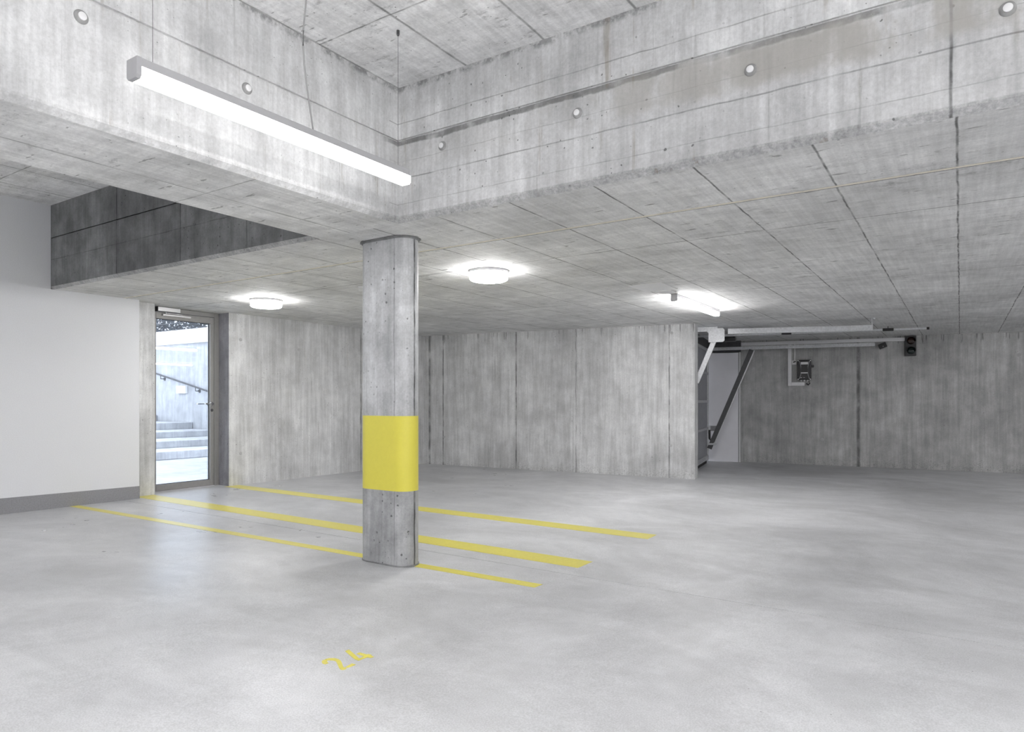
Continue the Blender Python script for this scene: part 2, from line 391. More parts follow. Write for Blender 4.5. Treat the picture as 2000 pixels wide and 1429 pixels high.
# ------------------------------------------------------------------ ceilings and beams
cb = MB()      # high ceiling over the near bays
cb.box((-8.4, SOUTH, ZU), (EAST+.3, YB+.02, ZU+.25))
struct('ceiling', cb, M['ceiling'])
g0, g1, gd = ZG-.012, ZG, .012
prof = [(YB+.028, ZL), (YB, ZL+.026), (YB, g0), (YB+gd, g0+.002), (YB+gd, g1), (YB, g1), (YB, ZU), (9.3, ZU), (9.3, ZL), (4.046, ZL), (4.046, ZL+.012), (4.006, ZL+.012), (4.006, ZL)]
lb = MB()
lb.prism([(-8.4, y, z) for y, z in prof], (EAST+8.7, 0, 0))
ext = [(-8.4, 9.3), (-8.4, 9.75), (-3.6, 10.35), tuple(G(-.35, 2.75, 0)[:2]), tuple(G(-.35, -.8, 0)[:2]), tuple(Wp(EAST+.3, -.3, 0)[:2]), (EAST+.3, 9.3)]
lb.prism([(x, y, ZL) for x, y in ext], (0, 0, ZU-ZL))
def lowmat(n, c):
    if n.z < -.9: return 0
    if n.y < -.3: return 2 if False else 1
    return 1
lo = struct('ceiling', lb, [M['soffit'], M['beam'], M['shaded_beam_mortar']], bymat=lowmat)
# the stretch of that face inside the left bay has its shade put into a darker colour: an overlay 1 mm proud
db = MB(); db.prism([(-7.99, y-.001, z) for y, z in prof[1:7]]+[(-7.99, YB+.02, ZU), (-7.99, YB+.02, ZL+.027)], (-3.80+7.99, 0, 0))
struct('trim_2', db, M['shaded_beam_mortar'])
bprof = [(XB1-.028, ZL), (XB1, ZL+.026), (XB1, g0), (XB1-gd, g0+.002), (XB1-gd, g1), (XB1, g1), (XB1, ZU), (XB0, ZU), (XB0, ZL+.012), (XB0+.012, ZL)]
bb = MB(); bb.prism([(x, SOUTH, z) for x, z in bprof], (0, YB+.0275-SOUTH, 0))
struct('trim_3', bb, [M['beam_soffit'], M['beam']], bymat=lambda n, c: 0 if n.z < -.9 else 1)
ib = MB(); ib.box((-8.0, 4.013, ZL+.0004), (EAST, 4.037, ZL+.0119)); struct('trim_4', ib, M['joint'])

# ------------------------------------------------------------------ walls
wb = MB()
wb.box((-8.0, SOUTH, -.1), (Xw, YB-.001, ZU)); wb.box((-8.0, YB-.001, -.1), (Xw, 4.186, ZL))
struct('wall_left', wb, M['white_wall'])
bs = MB(); bs.prism([(Xw+.004, SOUTH, floor_z(Xw, SOUTH)), (Xw+.004, 4.186, floor_z(Xw, 4.2)), (Xw+.004, 4.186, .173), (Xw+.004, SOUTH, .32)], (-.006, 0, 0))
bs.box((-7.99, 4.185, 0), (Xw+.004, 4.189, .173))
struct('baseboard_left', bs, M['grey_paint'])
cw = MB()
cw.box((-8.40, SOUTH, -.2), (-8.0005, 4.45, ZL)); cw.box((-8.40, SOUTH, ZL), (-8.0005, YB, ZU))
cw.box((-8.40, 5.432, -.2), (-8.0, 9.36, ZL))
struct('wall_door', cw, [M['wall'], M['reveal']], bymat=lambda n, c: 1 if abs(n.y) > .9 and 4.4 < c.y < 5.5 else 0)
kb = MB(); ch = .018
p = [Bp(-8.35, 0, -.2), Bp(-3.313, 0, -.2)-BD*ch, Bp(-3.313, -ch, -.2), Bp(-3.313, -.25, -.2), Bp(-8.35, -.25, -.2)]
kb.prism(p, (0, 0, ZL+.2)); struct('wall_back', kb, M['back'])
fw = MB(); fw.prism([Wp(-7.5, 0, -.4), Wp(EAST+.3, 0, -.4), Wp(EAST+.3, -.3, -.4), Wp(-7.5, -.3, -.4)], (0, 0, ZL+.4)); struct('wall_far', fw, M['far'])
eb = MB(); eb.box((EAST, SOUTH, -.3), (EAST+.3, YB, ZU)); eb.box((EAST, YB, -.3), (EAST+.3, 15.3, ZL)); struct('wall_right', eb, M['wall'])
sb = MB(); sb.box((-8.4, SOUTH-.3, -.3), (EAST+.3, SOUTH, ZU+.25)); struct('wall_front', sb, M['wall'])

# ------------------------------------------------------------------ column
CX1, CX2, CY, CR = -3.573, -3.305, 3.635, .10
def stadium(z, grow=0, jit=0, n=20):
    P = []; r = CR+grow
    for k in range(n+1):
        a = -math.pi/2+math.pi*k/n; P.append((CX2+r*math.cos(a), CY+r*math.sin(a)))
    for k in range(n+1):
        a = math.pi/2+math.pi*k/n; P.append((CX1+r*math.cos(a), CY+r*math.sin(a)))
    if jit: P = [(x+random.uniform(-jit, jit), y+random.uniform(-jit, jit)) for x, y in P]
    return [(x, y, z) for x, y in P]
zc = floor_z(-3.45, CY)
col = thing('concrete_column', (-3.44, CY, zc), 'grey concrete column with rounded ends and a yellow painted band, standing on the garage floor', 'column')
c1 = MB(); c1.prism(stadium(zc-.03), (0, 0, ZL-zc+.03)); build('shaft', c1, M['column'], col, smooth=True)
c2 = MB(); c2.prism(stadium(.516, .0012), (0, 0, 1.042-.516)); tag(build('painted_band', c2, M['band'], col, smooth=True), 'smooth yellow painted band around the column')
c3 = MB()
c3.prism(stadium(ZL-.006, .020, .006), (0, 0, .0055)); c3.prism(stadium(ZL-.016, .006, .003), (0, 0, .012))
tag(build('mortar_ring', c3, M['shaded_beam_mortar'], col), 'dark rough mortar ring under the slab')
c4 = MB(); c4.prism(stadium(zc-.02, .004, .003), (0, 0, .030)); build('mortar_foot', c4, M['shaded_beam_mortar'], col)

# ------------------------------------------------------------------ floor paint
def paint(name, pts, label, cat, group=None, mat='stripe'):
    mb = MB(); mb.prism([(x, y, floor_z(x, y)+.0002) for x, y in pts], (0, 0, .0012))
    return tag(build(name, mb, M[mat]), label, cat, group)
paint('floor_stripe', [(-7.995, 5.362), (-2.219, 5.479), (-2.226, 5.699), (-7.995, 5.575)], 'yellow painted floor stripe starting right of the glass door, farthest of the three', 'floor marking', 'yellow stripes')
paint('floor_stripe', [(-7.995, 4.215), (-2.243, 4.258), (-2.242, 4.483), (-7.995, 4.43)], 'widest yellow floor stripe, middle of three, running from the pier left of the glass door', 'floor marking', 'yellow stripes')
paint('floor_stripe', [(-7.845, 3.455), (-2.233, 3.657), (-2.227, 3.748), (-7.845, 3.545)], 'narrow yellow floor stripe nearest the camera, passing under the column foot', 'floor marking', 'yellow stripes')
DIG = {'four': [[(-2.3999, 2.2336), (-2.3975, 2.2577), (-2.2782, 2.2072), (-2.2624, 2.1873), (-2.2870, 2.1889)], [(-2.2870, 2.1889), (-2.2624, 2.1873), (-2.2588, 2.2384), (-2.2603, 2.2690), (-2.2844, 2.2695), (-2.2782, 2.2072)], [(-2.3300, 2.2391), (-2.3307, 2.2605), (-2.2389, 2.2612), (-2.2407, 2.2387)], ], 'two': [[(-2.3874, 2.0844), (-2.3959, 2.0949), (-2.3983, 2.1041), (-2.3941, 2.1114), (-2.3856, 2.1107), (-2.3746, 2.1063), (-2.3708, 2.1002), (-2.3506, 2.0916), (-2.3524, 2.0734), (-2.3696, 2.0732)], [(-2.3982, 2.1151), (-2.3919, 2.1328), (-2.3741, 2.1463), (-2.3544, 2.1488), (-2.3301, 2.1426), (-2.3075, 2.1290), (-2.2811, 2.1100), (-2.2597, 2.0956), (-2.2524, 2.0986), (-2.2384, 2.0958), (-2.2380, 2.0777), (-2.2464, 2.0709), (-2.2607, 2.0743), (-2.2868, 2.0903), (-2.3179, 2.1111), (-2.3403, 2.1247), (-2.3555, 2.1250), (-2.3724, 2.1177), (-2.3800, 2.1102)], [(-2.2568, 2.1027), (-2.2621, 2.1475), (-2.2385, 2.1479), (-2.2406, 2.1046)], ], }
pnum = thing('painted_number', (-2.31, 2.16, floor_z(-2.31, 2.16)), 'yellow stencilled number 24 painted on the open floor in the foreground', 'floor number')
for key in ('two', 'four'):
    mb = MB()
    for i, poly in enumerate(DIG[key]):
        mb.prism([(x, y, floor_z(x, y)+.0002) for x, y in poly], (0, 0, .0010+i*.0001))
    build('digit', mb, M['stripe'], pnum)


# ------------------------------------------------------------------ glass door in the recess
DX = -8.212                      # frame face
FT = .016                        # floor level at the door
dr = thing('glass_door', (DX-.03, 4.9, FT), 'tall grey framed glass door leading outside to the concrete steps', 'door')
f = MB()
f.box((DX-.07, 4.452, FT-.03), (DX, 4.50, 2.298)); f.box((DX-.07, 5.362, FT-.03), (DX, 5.430, 2.298)); f.box((DX-.07, 4.50, 2.243), (DX, 5.362, 2.298))
build('door_frame', f, M['alu'], dr, bevel=.003)
th0 = MB(); th0.box((DX-.10, 4.50, FT-.03), (DX+.006, 5.362, FT+.021)); tag(build('threshold', th0, M['white_panel'], dr), 'threshold strip, pale in place of the light line under the door')  # pale colour stands in for the line of light under the leaf
lf = MB(); zb, zt_ = FT+.024, 2.237; a, b_ = 4.504, 5.355
lf.box((DX-.058, a, zb), (DX+.004, 4.582, zt_)); lf.box((DX-.058, 5.303, zb), (DX+.004, b_, zt_))
lf.box((DX-.058, 4.582, zb), (DX+.004, 5.303, .116)); lf.box((DX-.058, 4.582, 2.156), (DX+.004, 5.303, zt_))
leaf = build('door_leaf', lf, M['alu'], dr, bevel=.003)
for xx in (DX-.036, DX-.052):
    gm = MB(); gm.box((xx-.002, 4.578, .112), (xx+.002, 5.306, 2.162)); build('glass_pane', gm, M['glass'], leaf)
gk = MB()
for q in ((4.582, .116, 4.588, 2.156), (5.298, .116, 5.303, 2.156)): gk.box((DX-.034, q[0], q[1]), (DX-.028, q[2], q[3]))
gk.box((DX-.034, 4.588, .116), (DX-.028, 5.298, .122)); gk.box((DX-.034, 4.588, 2.150), (DX-.028, 5.298, 2.156))
build('glazing_gasket', gk, M['rubber'], leaf)
hd = MB(); hx = DX+.004; hy_, hz = 5.318, 1.108
hd.lathe((hx, hy_, hz), (1, 0, 0), [(0, .026), (.006, .026), (.008, .022)], 28)
hd.tube([(hx+.006, hy_, hz), (hx+.035, hy_, hz), (hx+.050, hy_-.004, hz), (hx+.056, hy_-.018, hz), (hx+.056, hy_-.06, hz), (hx+.056, hy_-.125, hz+.001)], .010, 16)
build('lever_handle', hd, M['steel'], leaf, smooth=True)
h2 = MB(); ox = DX-.058
h2.lathe((ox, hy_, hz), (-1, 0, 0), [(0, .026), (.006, .026), (.008, .022)], 28)
h2.tube([(ox-.006, hy_, hz), (ox-.035, hy_, hz), (ox-.050, hy_-.004, hz), (ox-.056, hy_-.018, hz), (ox-.056, hy_-.125, hz)], .010, 16)
build('lever_handle', h2, M['steel'], leaf, smooth=True)
lc = MB(); lc.lathe((hx, hy_+.006, 1.025), (1, 0, 0), [(0, .018), (.006, .018), (.008, .015)], 24); lc.box((hx, hy_+.002, 1.005), (hx+.010, hy_+.010, 1.024))
build('lock_cylinder', lc, M['dark_steel'], leaf)
hg = MB()
for zz in (.35, 1.9): hg.tube([(DX+.008, 4.502, zz), (DX+.008, 4.502, zz+.09)], .008, 12)
build('hinge', hg, M['alu'], dr)
cl = thing('door_closer', (DX+.03, 4.75, 2.25), 'silver overhead door closer with slide rail above the glass door', 'door closer')
q = MB(); q.box((DX+.001, 4.575, 2.243), (DX+.062, 4.86, 2.294)); build('closer_body', q, M['alu_light'], cl, bevel=.003)
q = MB(); q.box((DX+.0005, 4.572, 2.24), (DX+.058, 4.5755, 2.295)); build('end_cap', q, M['charcoal'], cl)
q = MB(); q.tube([(DX+.045, 4.68, 2.243), (DX+.045, 4.68, 2.222)], .009, 14); q.obox((DX+.036, 4.672, 2.220), (.0, .22, 0), (.016, 0, 0), (0, 0, .006)); build('closer_arm', q, M['steel'], cl)
q = MB(); q.box((DX+.005, 4.655, 2.194), (DX+.030, 5.02, 2.216)); build('slide_rail', q, M['alu_light'], cl, bevel=.002)

# ------------------------------------------------------------------ outdoors beyond the door
gb = MB(); gb.box((-24, -2, -.25), (-8.42, 10.6, -.004)); struct('floor_outside', gb, M['paving'])
rg = MB(); rg.box((-14, 10.6, -.4), (-3.2, 22, -.05)); struct('floor_outside', rg, M['paving'])
ow = MB(); ow.box((-24, 10.0, -.2), (-12.2, 10.3, 2.60)); struct('wall_outside', ow, M['outside_concrete'])
pa = MB(); pa.box((-24, 9.93, 2.601), (-16.15, 10.35, 2.955)); pa.box((-16.14, 9.93, 2.601), (-12.2, 10.35, 2.955)); tag(build('parapet', pa, M['white_render']), 'bright white parapet capping the outdoor retaining wall', 'parapet')
tb = MB(); tb.box((-24, 10.31, -.2), (-12.2, 12.5, 2.92)); struct('floor_outside', tb, M['paving'])
st = thing('concrete_stairs', (-14, 8.5, 0), 'broad concrete outdoor steps seen through the glass door', 'steps')
xs = [-12.90, -13.87, -15.06, -16.22, -17.85, -19.3]; zs = [.157, .300, .440, .605, .770]
for i in range(5):
    m_ = MB(); m_.box((-22, 7.22 if i == 0 else 6.2, 0 if i == 0 else zs[i-1]), (xs[i], 9.985, zs[i])); build('step', m_, M['outside_concrete'], st, bevel=.012)
hr = thing('handrail', (-17, 9.9, 1.6), 'thin sloping metal handrail on the outdoor wall above the steps', 'handrail')
q = MB(); q.tube([(-18.6, 9.90, 2.045), (-15.2, 9.90, 1.333)], .022, 12); build('rail', q, M['dark_steel'], hr)
for xx in (-17.52, -15.95):
    zz = 1.333+(-15.2-xx)*.2094
    q = MB(); q.tube([(xx, 9.90, zz), (xx, 9.90, zz-.10), (xx+.02, 9.999, zz-.10)], .012, 10); q.lathe((xx+.02, 10.0, zz-.10), (0, -1, 0), [(0, .05), (.008, .05)], 20); build('bracket', q, M['dark_steel'], hr)
q = MB(); q.box((-16.86, 9.93, 1.33), (-16.45, 9.999, 1.53)); wl = tag(build('wall_lamp', q, M['white_plastic'], bevel=.01), 'small square white wall light under the outdoor handrail', 'wall light')
mf = thing('mesh_fence', (-17, 10.15, 2.955), 'wire mesh fence standing on the white parapet outdoors', 'fence')
q = MB()
for i in range(150): xx = -21+i*.05; q.tube([(xx, 10.14, 2.955), (xx, 10.14, 3.95)], .006, 4, cap=False)
tag(build('upright_wires', q, M['dark_steel'], mf), kind='stuff')
q = MB()
for k in range(6): q.box((-21, 10.13, 3.0+k*.18), (-13.5, 10.145, 3.012+k*.18))
build('cross_wires', q, M['dark_steel'], mf)
q = MB(); random.seed(3)
for i in range(9000):
    x = random.uniform(-22, -12.5); y = random.uniform(10.45, 11.1); z = random.uniform(2.9, 4.3); r = random.uniform(.03, .07)
    a = Vector((random.uniform(-1, 1), random.uniform(-1, 1), random.uniform(-1, 1))).normalized()*r; b = a.orthogonal().normalized()*r*.6; c = Vector((x, y, z))
    q.add([c-a, c-b, c+a, c+b], [(0, 1, 2, 3)])
tag(build('hedge', q, M['hedge']), 'loose dark hedge growing behind the outdoor mesh fence', 'hedge', kind='stuff')

# ------------------------------------------------------------------ lamps
def linear_body(x1, y0, y1, z0, z1, e, mats_lens, parent):
    """box-section linear lamp: x1 is the right face, 72 mm wide"""
    W = .072; x0 = x1-W; zs_ = z0+(z1-z0)*.57
    h = MB(); h.box((x0, y0+.012, zs_), (x1, y1-.012, z1)); build('housing', h, M['lamp_body'], parent, bevel=.003)
    c = .010
    l = MB(); l.prism([(x0+.001, y0+.018, zs_), (x0+.001, y0+.018, z0+c), (x0+c, y0+.018, z0), (x1-c, y0+.018, z0), (x1-.001, y0+.018, z0+c), (x1-.001, y0+.018, zs_)], (0, y1-y0-.020, 0))
    build('lens', l, mats_lens, parent)
    e_ = MB()
    e_.prism([(x0-.001, y0, z1+.001), (x0-.001, y0, z0+c), (x0+c, y0, z0-.001), (x1-c, y0, z0-.001), (x1+.001, y0, z0+c), (x1+.001, y0, z1+.001)], (0, .019, 0))
    build('end_cap', e_, M['lamp_body'], parent, bevel=.002)
    e2 = MB(); e2.box((x0-.001, y1-.012, zs_), (x1+.001, y1, z1+.001)); build('end_cap', e2, M['lamp_body'], parent, bevel=.002)
PX, PY0, PY1 = -2.553, 1.352, 2.864
pd = thing('pendant_lamp', (PX-.036, (PY0+PY1)/2, 2.353), 'long grey linear pendant lamp, lit, hanging on thin wires beside the left beam', 'pendant lamp', 'linear pendant lamps')
linear_body(PX, PY0, PY1, 2.353, 2.430, PENDANT, M['lens'], pd)
for yy in (PY0+.062, PY1-.100):
    q = MB(); q.tube([(PX-.004, yy, 2.43), (PX-.004, yy, ZU)], .0011, 8); build('suspension_wire', q, M['wire'], pd)
    q = MB(); q.lathe((PX-.004, yy, ZU), (0, 0, -1), [(0, .008), (.022, .008), (.03, .005)], 16); build('wire_anchor', q, M['dark_steel'], pd)
pts = [(-2.589, 2.209, 2.437), (-2.589, 2.197, 2.504), (-2.589, 2.182, 2.579), (-2.589, 2.167, 2.658), (-2.589, 2.155, 2.738), (-2.589, 2.149, 2.820), (-2.589, 2.150, 2.893), (-2.589, 2.158, 2.969), (-2.589, 2.167, 3.046), (-2.589, 2.176, 3.123)]
pts.append((pts[-1][0], pts[-1][1]+.004, ZU))
q = MB(); q.tube(pts, .0042, 10); build('power_cable', q, M['cable'], pd, smooth=True)
fill_pendant = None  # unseen pendants added only to brighten the hall
for (dx, dy, lab) in ((0, -4.2, 'added unseen fill pendant in the same row, behind the camera on the left'),
        (4.4, -.6, 'added unseen fill pendant to the right of the camera'), (4.4, -4.2, 'added unseen fill pendant behind the camera on the right'),
        (2.2, -2.7, 'added unseen fill pendant straight above and behind the camera'), (7.2, -.6, 'added unseen fill pendant near the right wall'),
        (7.2, -4.2, 'added unseen fill pendant behind the camera near the right wall'),
        (-2.9, -3.0, 'added unseen fill pendant in the left bay by the white wall')):
    if fill_pendant is None:
        fill_pendant = copy_tree(pd, pd.location+Vector((dx, dy, 0)))
        for ch in [x for x in bpy.data.objects if x.parent == fill_pendant and x.name.startswith('lens')]:
            ch.data = ch.data.copy(); ch.data.materials[0] = M['lens_fill']
        c_ = fill_pendant
    else: c_ = copy_tree(fill_pendant, pd.location+Vector((dx, dy, 0)))
    c_['label'] = lab

def round_lamp(x, y, lab):
    t = thing('round_ceiling_lamp', (x, y, ZL), lab, 'ceiling lamp', 'round ceiling lamps')
    q = MB(); q.lathe((x, y, ZL), (0, 0, -1), [(0, .176), (.012, .178), (.024, .178)], 64); build('base_ring', q, M['lamp_body'], t, smooth=True)
    q = MB(); q.lathe((x, y, ZL-.022), (0, 0, -1), [(0, .170), (.05, .170), (.060, .163), (.066, .150), (.068, .13), (.069, 0.02)], 64); build('diffuser', q, M['lens_round'], t, smooth=True)
    return t
r1 = round_lamp(-6.62, 4.97, 'round white ceiling lamp, lit, nearest the glass door')
r2 = copy_tree(r1, Vector((-3.497, 4.948, ZL))); r2['label'] = 'round white ceiling lamp, lit, right of the column'
r3 = copy_tree(r1, Vector((3.2, 5.2, ZL))); r3['label'] = 'added unseen round fill lamp beyond the right edge'  # unseen lamp added to lift the low bay's brightness

bt = thing('batten_lamp', (-2.60, 7.9, ZL), 'short linear ceiling lamp, lit, under the low slab before the garage gate', 'ceiling lamp', 'linear ceiling lamps')
linear_body(-2.545, 7.11, 8.66, ZL-.080, ZL-.002, BATTEN, M['lens_batten'], bt)
bt2 = copy_tree(bt, Vector((3.35, 11.45, ZL))); bt2['label'] = 'linear ceiling lamp out of view near the far wall on the right'
bt3 = copy_tree(bt, Vector((3.35, 7.6, ZL))); bt3['label'] = 'added unseen linear fill lamp under the low slab on the right'  # unseen lamp added as fill on the right
q = MB(); q.box((-2.776, 6.348, ZL-.006), (-2.43, 6.798, ZL-.0003)); tag(build('cover_plate', q, M['white_plastic'], bevel=.001), 'white square cover plate on the soffit beside the linear ceiling lamp', 'cover plate')
q = MB(); q.box((-2.665, 6.80, ZL-.014), (-2.497, 6.955, ZL-.0003)); tag(build('junction_box', q, M['white_plastic'], bevel=.003), 'small white junction box between cover plate and linear ceiling lamp', 'junction box')
q = MB(); o_ = plan(-1.545, 6.86)
q.obox(tuple(o_+UP*(ZL-.02)), tuple(plan(.25, 0)), tuple(plan(-.04, .20)), (0, 0, .0195)); tag(build('cover_plate', q, M['white_plastic']), 'white soffit plate half hidden behind the column', 'cover plate')

# ------------------------------------------------------------------ formwork tie plugs
M['ringc'] = plain('tie_cone', (.30, .30, .30), .8, var=.15)
def raised_plug(c, n, lab):
    t = thing('tie_plug', c, lab, 'wall plug', 'formwork tie plugs'); c = Vector(c); n = Vector(n)
    q = MB(); q.lathe(c, n, [(0, .029), (.004, .028), (.010, .021), (.0105, .018)], 32); build('cone_ring', q, M['ringc'], t, smooth=True)
    q = MB(); q.lathe(c+n*.008, n, [(0, .0165), (.008, .0165), (.0105, .013)], 28); build('plug', q, M['white_plastic'], t, smooth=True)
for y, z, l in ((1.379, 2.733, 'white plug on the left beam face, high above the pendant lamp end'), (2.163, 2.737, 'white plug on the left beam face, just above the middle of the pendant lamp')):
    raised_plug((XB1, y, z), (1, 0, 0), l)
for x, z, l in ((-2.666, 2.717, 'smallest white plug on the long beam face, nearest the inner corner'), (-1.729, 2.702, 'white plug on the long beam face, second from the inner corner'), (-.819, 2.693, 'white plug on the long beam face, third from the inner corner'), (.154, 2.672, 'largest white plug on the long beam face, in the top right corner')):
    raised_plug((x, YB, z), (0, -1, 0), l)
def flush_plug(c, n, lab, r=.022):
    q = MB(); c = Vector(c); n = Vector(n).normalized()
    q.lathe(c-n*.002, n, [(0, r), (.0045, r), (.006, r*.85)], 24); o = build('tie_plug', q, M['plugc'], smooth=True); tag(o, lab, 'wall plug', 'formwork tie plugs')
M['plugc'] = plain('plug_mortar', (.45, .45, .455), .7)
for y, z, l in ((5.607, 1.96, 'pale filled tie hole high beside the glass door'), (5.607, .449, 'pale filled tie hole low beside the glass door'), (6.565, 1.884, 'pale filled tie hole high between glass door and column'), (7.83, 2.13, 'pale filled tie hole high at the wall seam left of the column')):
    flush_plug((-8.0, y, z), (1, 0, 0), l)
for x, z, l in ((-7.61, 2.188, 'filled tie hole high on the back wall right of the column'), (-7.60, .509, 'filled tie hole low on the back wall right of the column'), (-3.667, .468, 'filled tie hole low near the end of the back wall'), (-3.652, 2.173, 'filled tie hole high near the end of the back wall')):
    flush_plug(Bp(x, 0, z), BN, l)
for x, z, l in ((-2.10, 1.907, 'pale tie hole on the far wall right of the control box'), (-2.136, .43, 'pale tie hole low on the far wall below the control box'), (-.944, .402, 'pale tie hole low on the far wall below the traffic light'), (.821, 1.915, 'pale tie hole high on the far wall at the right edge'), (.807, .393, 'pale tie hole low on the far wall at the right edge')):
    flush_plug(Wp(x, 0, z), WN, l, .03)

# ------------------------------------------------------------------ garage gate
def V3(v): return tuple(v)
gt = thing('garage_gate', G(0, 1.3, floor_z(-4, 12.5)), 'grey up-and-over garage gate leaf, mostly hidden behind the end of the back wall', 'garage gate')
gz = .03
q = MB(); q.obox(G(-.04, .05, gz+.06), E2*2.30, E1*.035, UP*2.02); build('leaf_sheet', q, M['gate'], gt)
q = MB(); q.obox(G(-.045, -.002, gz+.01), E2*.075, E1*.06, UP*2.09); build('edge_profile', q, M['galv'], gt, bevel=.003)
for i, zz in enumerate((.02, .58, 1.08, 1.60, 2.04)):
    q = MB(); q.obox(G(-.005, .073, gz+zz), E2*2.30, E1*.025, UP*(.09 if i == 0 else .045)); build('cross_rib', q, M['galv'], gt, bevel=.002)
q = MB(); q.obox(G(-.03, .10, floor_z(-4, 12.5)+.005), E2*2.25, E1*.02, UP*.075); build('bottom_seal', q, M['rubber'], gt)
q = MB()
def bar(mb, p0, p1, w_, t_):
    p0, p1 = Vector(p0), Vector(p1); d = p1-p0; n = d.normalized().cross(E2).normalized()
    mb.obox(p0-n*w_/2-E2*t_/2, d, n*w_, E2*t_)
q = MB(); bar(q, G(.785, .075, 2.08), G(.035, .075, .25), .085, .03); build('arm', q, M['dark_steel'], gt, bevel=.003)
q = MB(); bar(q, G(.835, .095, 2.070), G(.14, .095, .37), .018, .014); build('tension_rod', q, M['galv'], gt)
q = MB(); bar(q, G(.44, 2.60, 2.13), G(.15, 2.60, 1.425), .075, .03); build('arm', q, M['galv'], gt, bevel=.003)
q = MB(); q.obox(G(.0, .05, .32), E1*.14, E2*.05, UP*.035); build('hinge_bracket', q, M['galv'], gt)
q = MB(); q.lathe(G(.135, .10, .34), E2, [(0, .028), (.03, .028)], 20); build('pivot', q, M['galv'], gt)
q = MB(); q.obox(G(.016, .0, .58), E1*.03, E2*.04, UP*.10); build('hinge_bracket', q, M['galv'], gt)
q = MB(); q.tube([G(.03, .03, .60), G(.035, .03, .44), G(.045, .03, .40)], [.02, .02, .006], 12); build('buffer', q, M['black'], gt)
# header over the gate
q = MB(); q.obox(G(-.32, -.62, 2.135), E2*3.35, E1*.30, UP*(ZL-2.135)); tag(build('trim_5', q, M['dark_steel']), kind='structure')
q = MB(); q.obox(G(-.045, -.455, 2.08), E1*.60, -E2*.05, UP*(ZL-2.08)); tag(build('trim_7', q, M['dark_steel']), kind='structure')
# rails
def rail(a0, b0, z0, a1, z1, h, lab, mat, hanger):
    t = thing('gate_rail', G(a0, b0, z0), lab, 'gate rail', 'gate guide rails')
    p0 = G(a0, b0, z0); p1 = G(a1, b0, z1); d = p1-p0
    q = MB(); q.obox(p0-UP*h/2, d, E2*.012, UP*h); q.obox(p0-UP*h/2, d, -E2*.035, UP*.005); q.obox(p0+UP*(h/2-.005), d, -E2*.035, UP*.005)
    build('channel', q, mat, t)
    if hanger:
        q = MB(); q.tube([V3(p1+UP*.0-E1*.01), V3(Vector((p1.x, p1.y, ZL))-E1*.01)], .004, 8); q.lathe(V3(Vector((p1.x, p1.y, ZL))+E1*.015), (0, 0, -1), [(0, .016), (.02, .016), (.022, .008)], 16)
        q.lathe(V3(p1+UP*(h/2+.02)-E1*.01), (0, 0, 1), [(0, .013), (.01, .013)], 12); q.obox(p1-UP*h/2-E1*.006, E1*.006, -E2*.04, UP*(h+.03))
        build('hanger', q, M['galv'], t)
    return t
n_ = rail(.61, 2.60, 2.190, 2.54, 2.162, .078, 'bright galvanised guide rail nearest the camera, running right from the back wall end', M['galv'], True)
q = MB()
q.obox(G(.15, 2.615, 2.195), E1*.31, E2*.012, UP*.072)
pl = [(.33, 2.03), (.54, 2.03), (.565, 2.055), (.565, 2.215), (.54, 2.24), (.45, 2.24), (.43, 2.262), (.30, 2.262), (.30, 2.20), (.33, 2.17)]
q.prism([G(a_, 2.63, z_) for a_, z_ in pl], E2*.012)
q.lathe(G(.36, 2.642, 2.215), E2, [(0, .012), (.008, .012)], 12)
build('corner_bracket', q, M['galv'], n_, bevel=.002)
rail(.06, .02, 2.118, 2.79, 2.118, .055, 'dull grey guide rail nearest the far wall, lower of the pair', M['galv'], False)
# operator rail with motor head
op = thing('operator_rail', G(0, 1.3, 2.245), 'slim gate opener rail with black clamps, running farthest right below the soffit', 'gate opener')
q = MB(); q.obox(G(-.02, 1.285, 2.232), E1*3.40, E2*.03, UP*.030); build('track', q, M['galv'], op, bevel=.002)
for a_ in (1.40, 2.86):
    q = MB(); q.obox(G(a_-.075, 1.275, 2.226), E1*.15, E2*.05, UP*.043); q.tube([G(a_, 1.30, 2.262), G(a_, 1.30, ZL)], .006, 8); build('clamp', q, M['black'], op, bevel=.003)
q = MB(); q.obox(G(3.375, 1.28, 2.228), E1*.035, E2*.04, UP*.038); build('end_stop', q, M['black'], op, bevel=.003)
q = MB(); q.obox(G(.26, 1.22, 2.145), E1*.36, E2*.16, UP*.075); build('motor_head', q, M['black'], op, bevel=.02)

# ------------------------------------------------------------------ white side panel against the far wall
pn = thing('side_panel', G(.2, -.45, floor_z(-4, 13)), 'narrow tall white panel leaning flat against the far wall behind the gate arm', 'door panel')
def GW(a, out, z):       # along far wall line starting left of the gate
    return G(a, -.45-out, z)
q = MB(); q.obox(G(-.045, -.45, -.030), E1*.555, -E2*.045, UP*2.10); build('panel', q, M['white_panel'], pn, bevel=.003)
q = MB(); q.obox(G(.525, -.44, -.040), E1*.022, -E2*.05, UP*2.12); build('edge_strip', q, M['white_plastic'], pn, bevel=.002)
q = MB(); q.obox(G(-.04, -.447, .56), E1*.20, E2*.002, UP*.10); build('tape', q, M['tape'], pn)
q = MB(); q.obox(G(-.10, -.43, .0), E1*.05, E2*.41, UP*2.13); tag(build('trim_6', q, M['galv']), kind='structure')

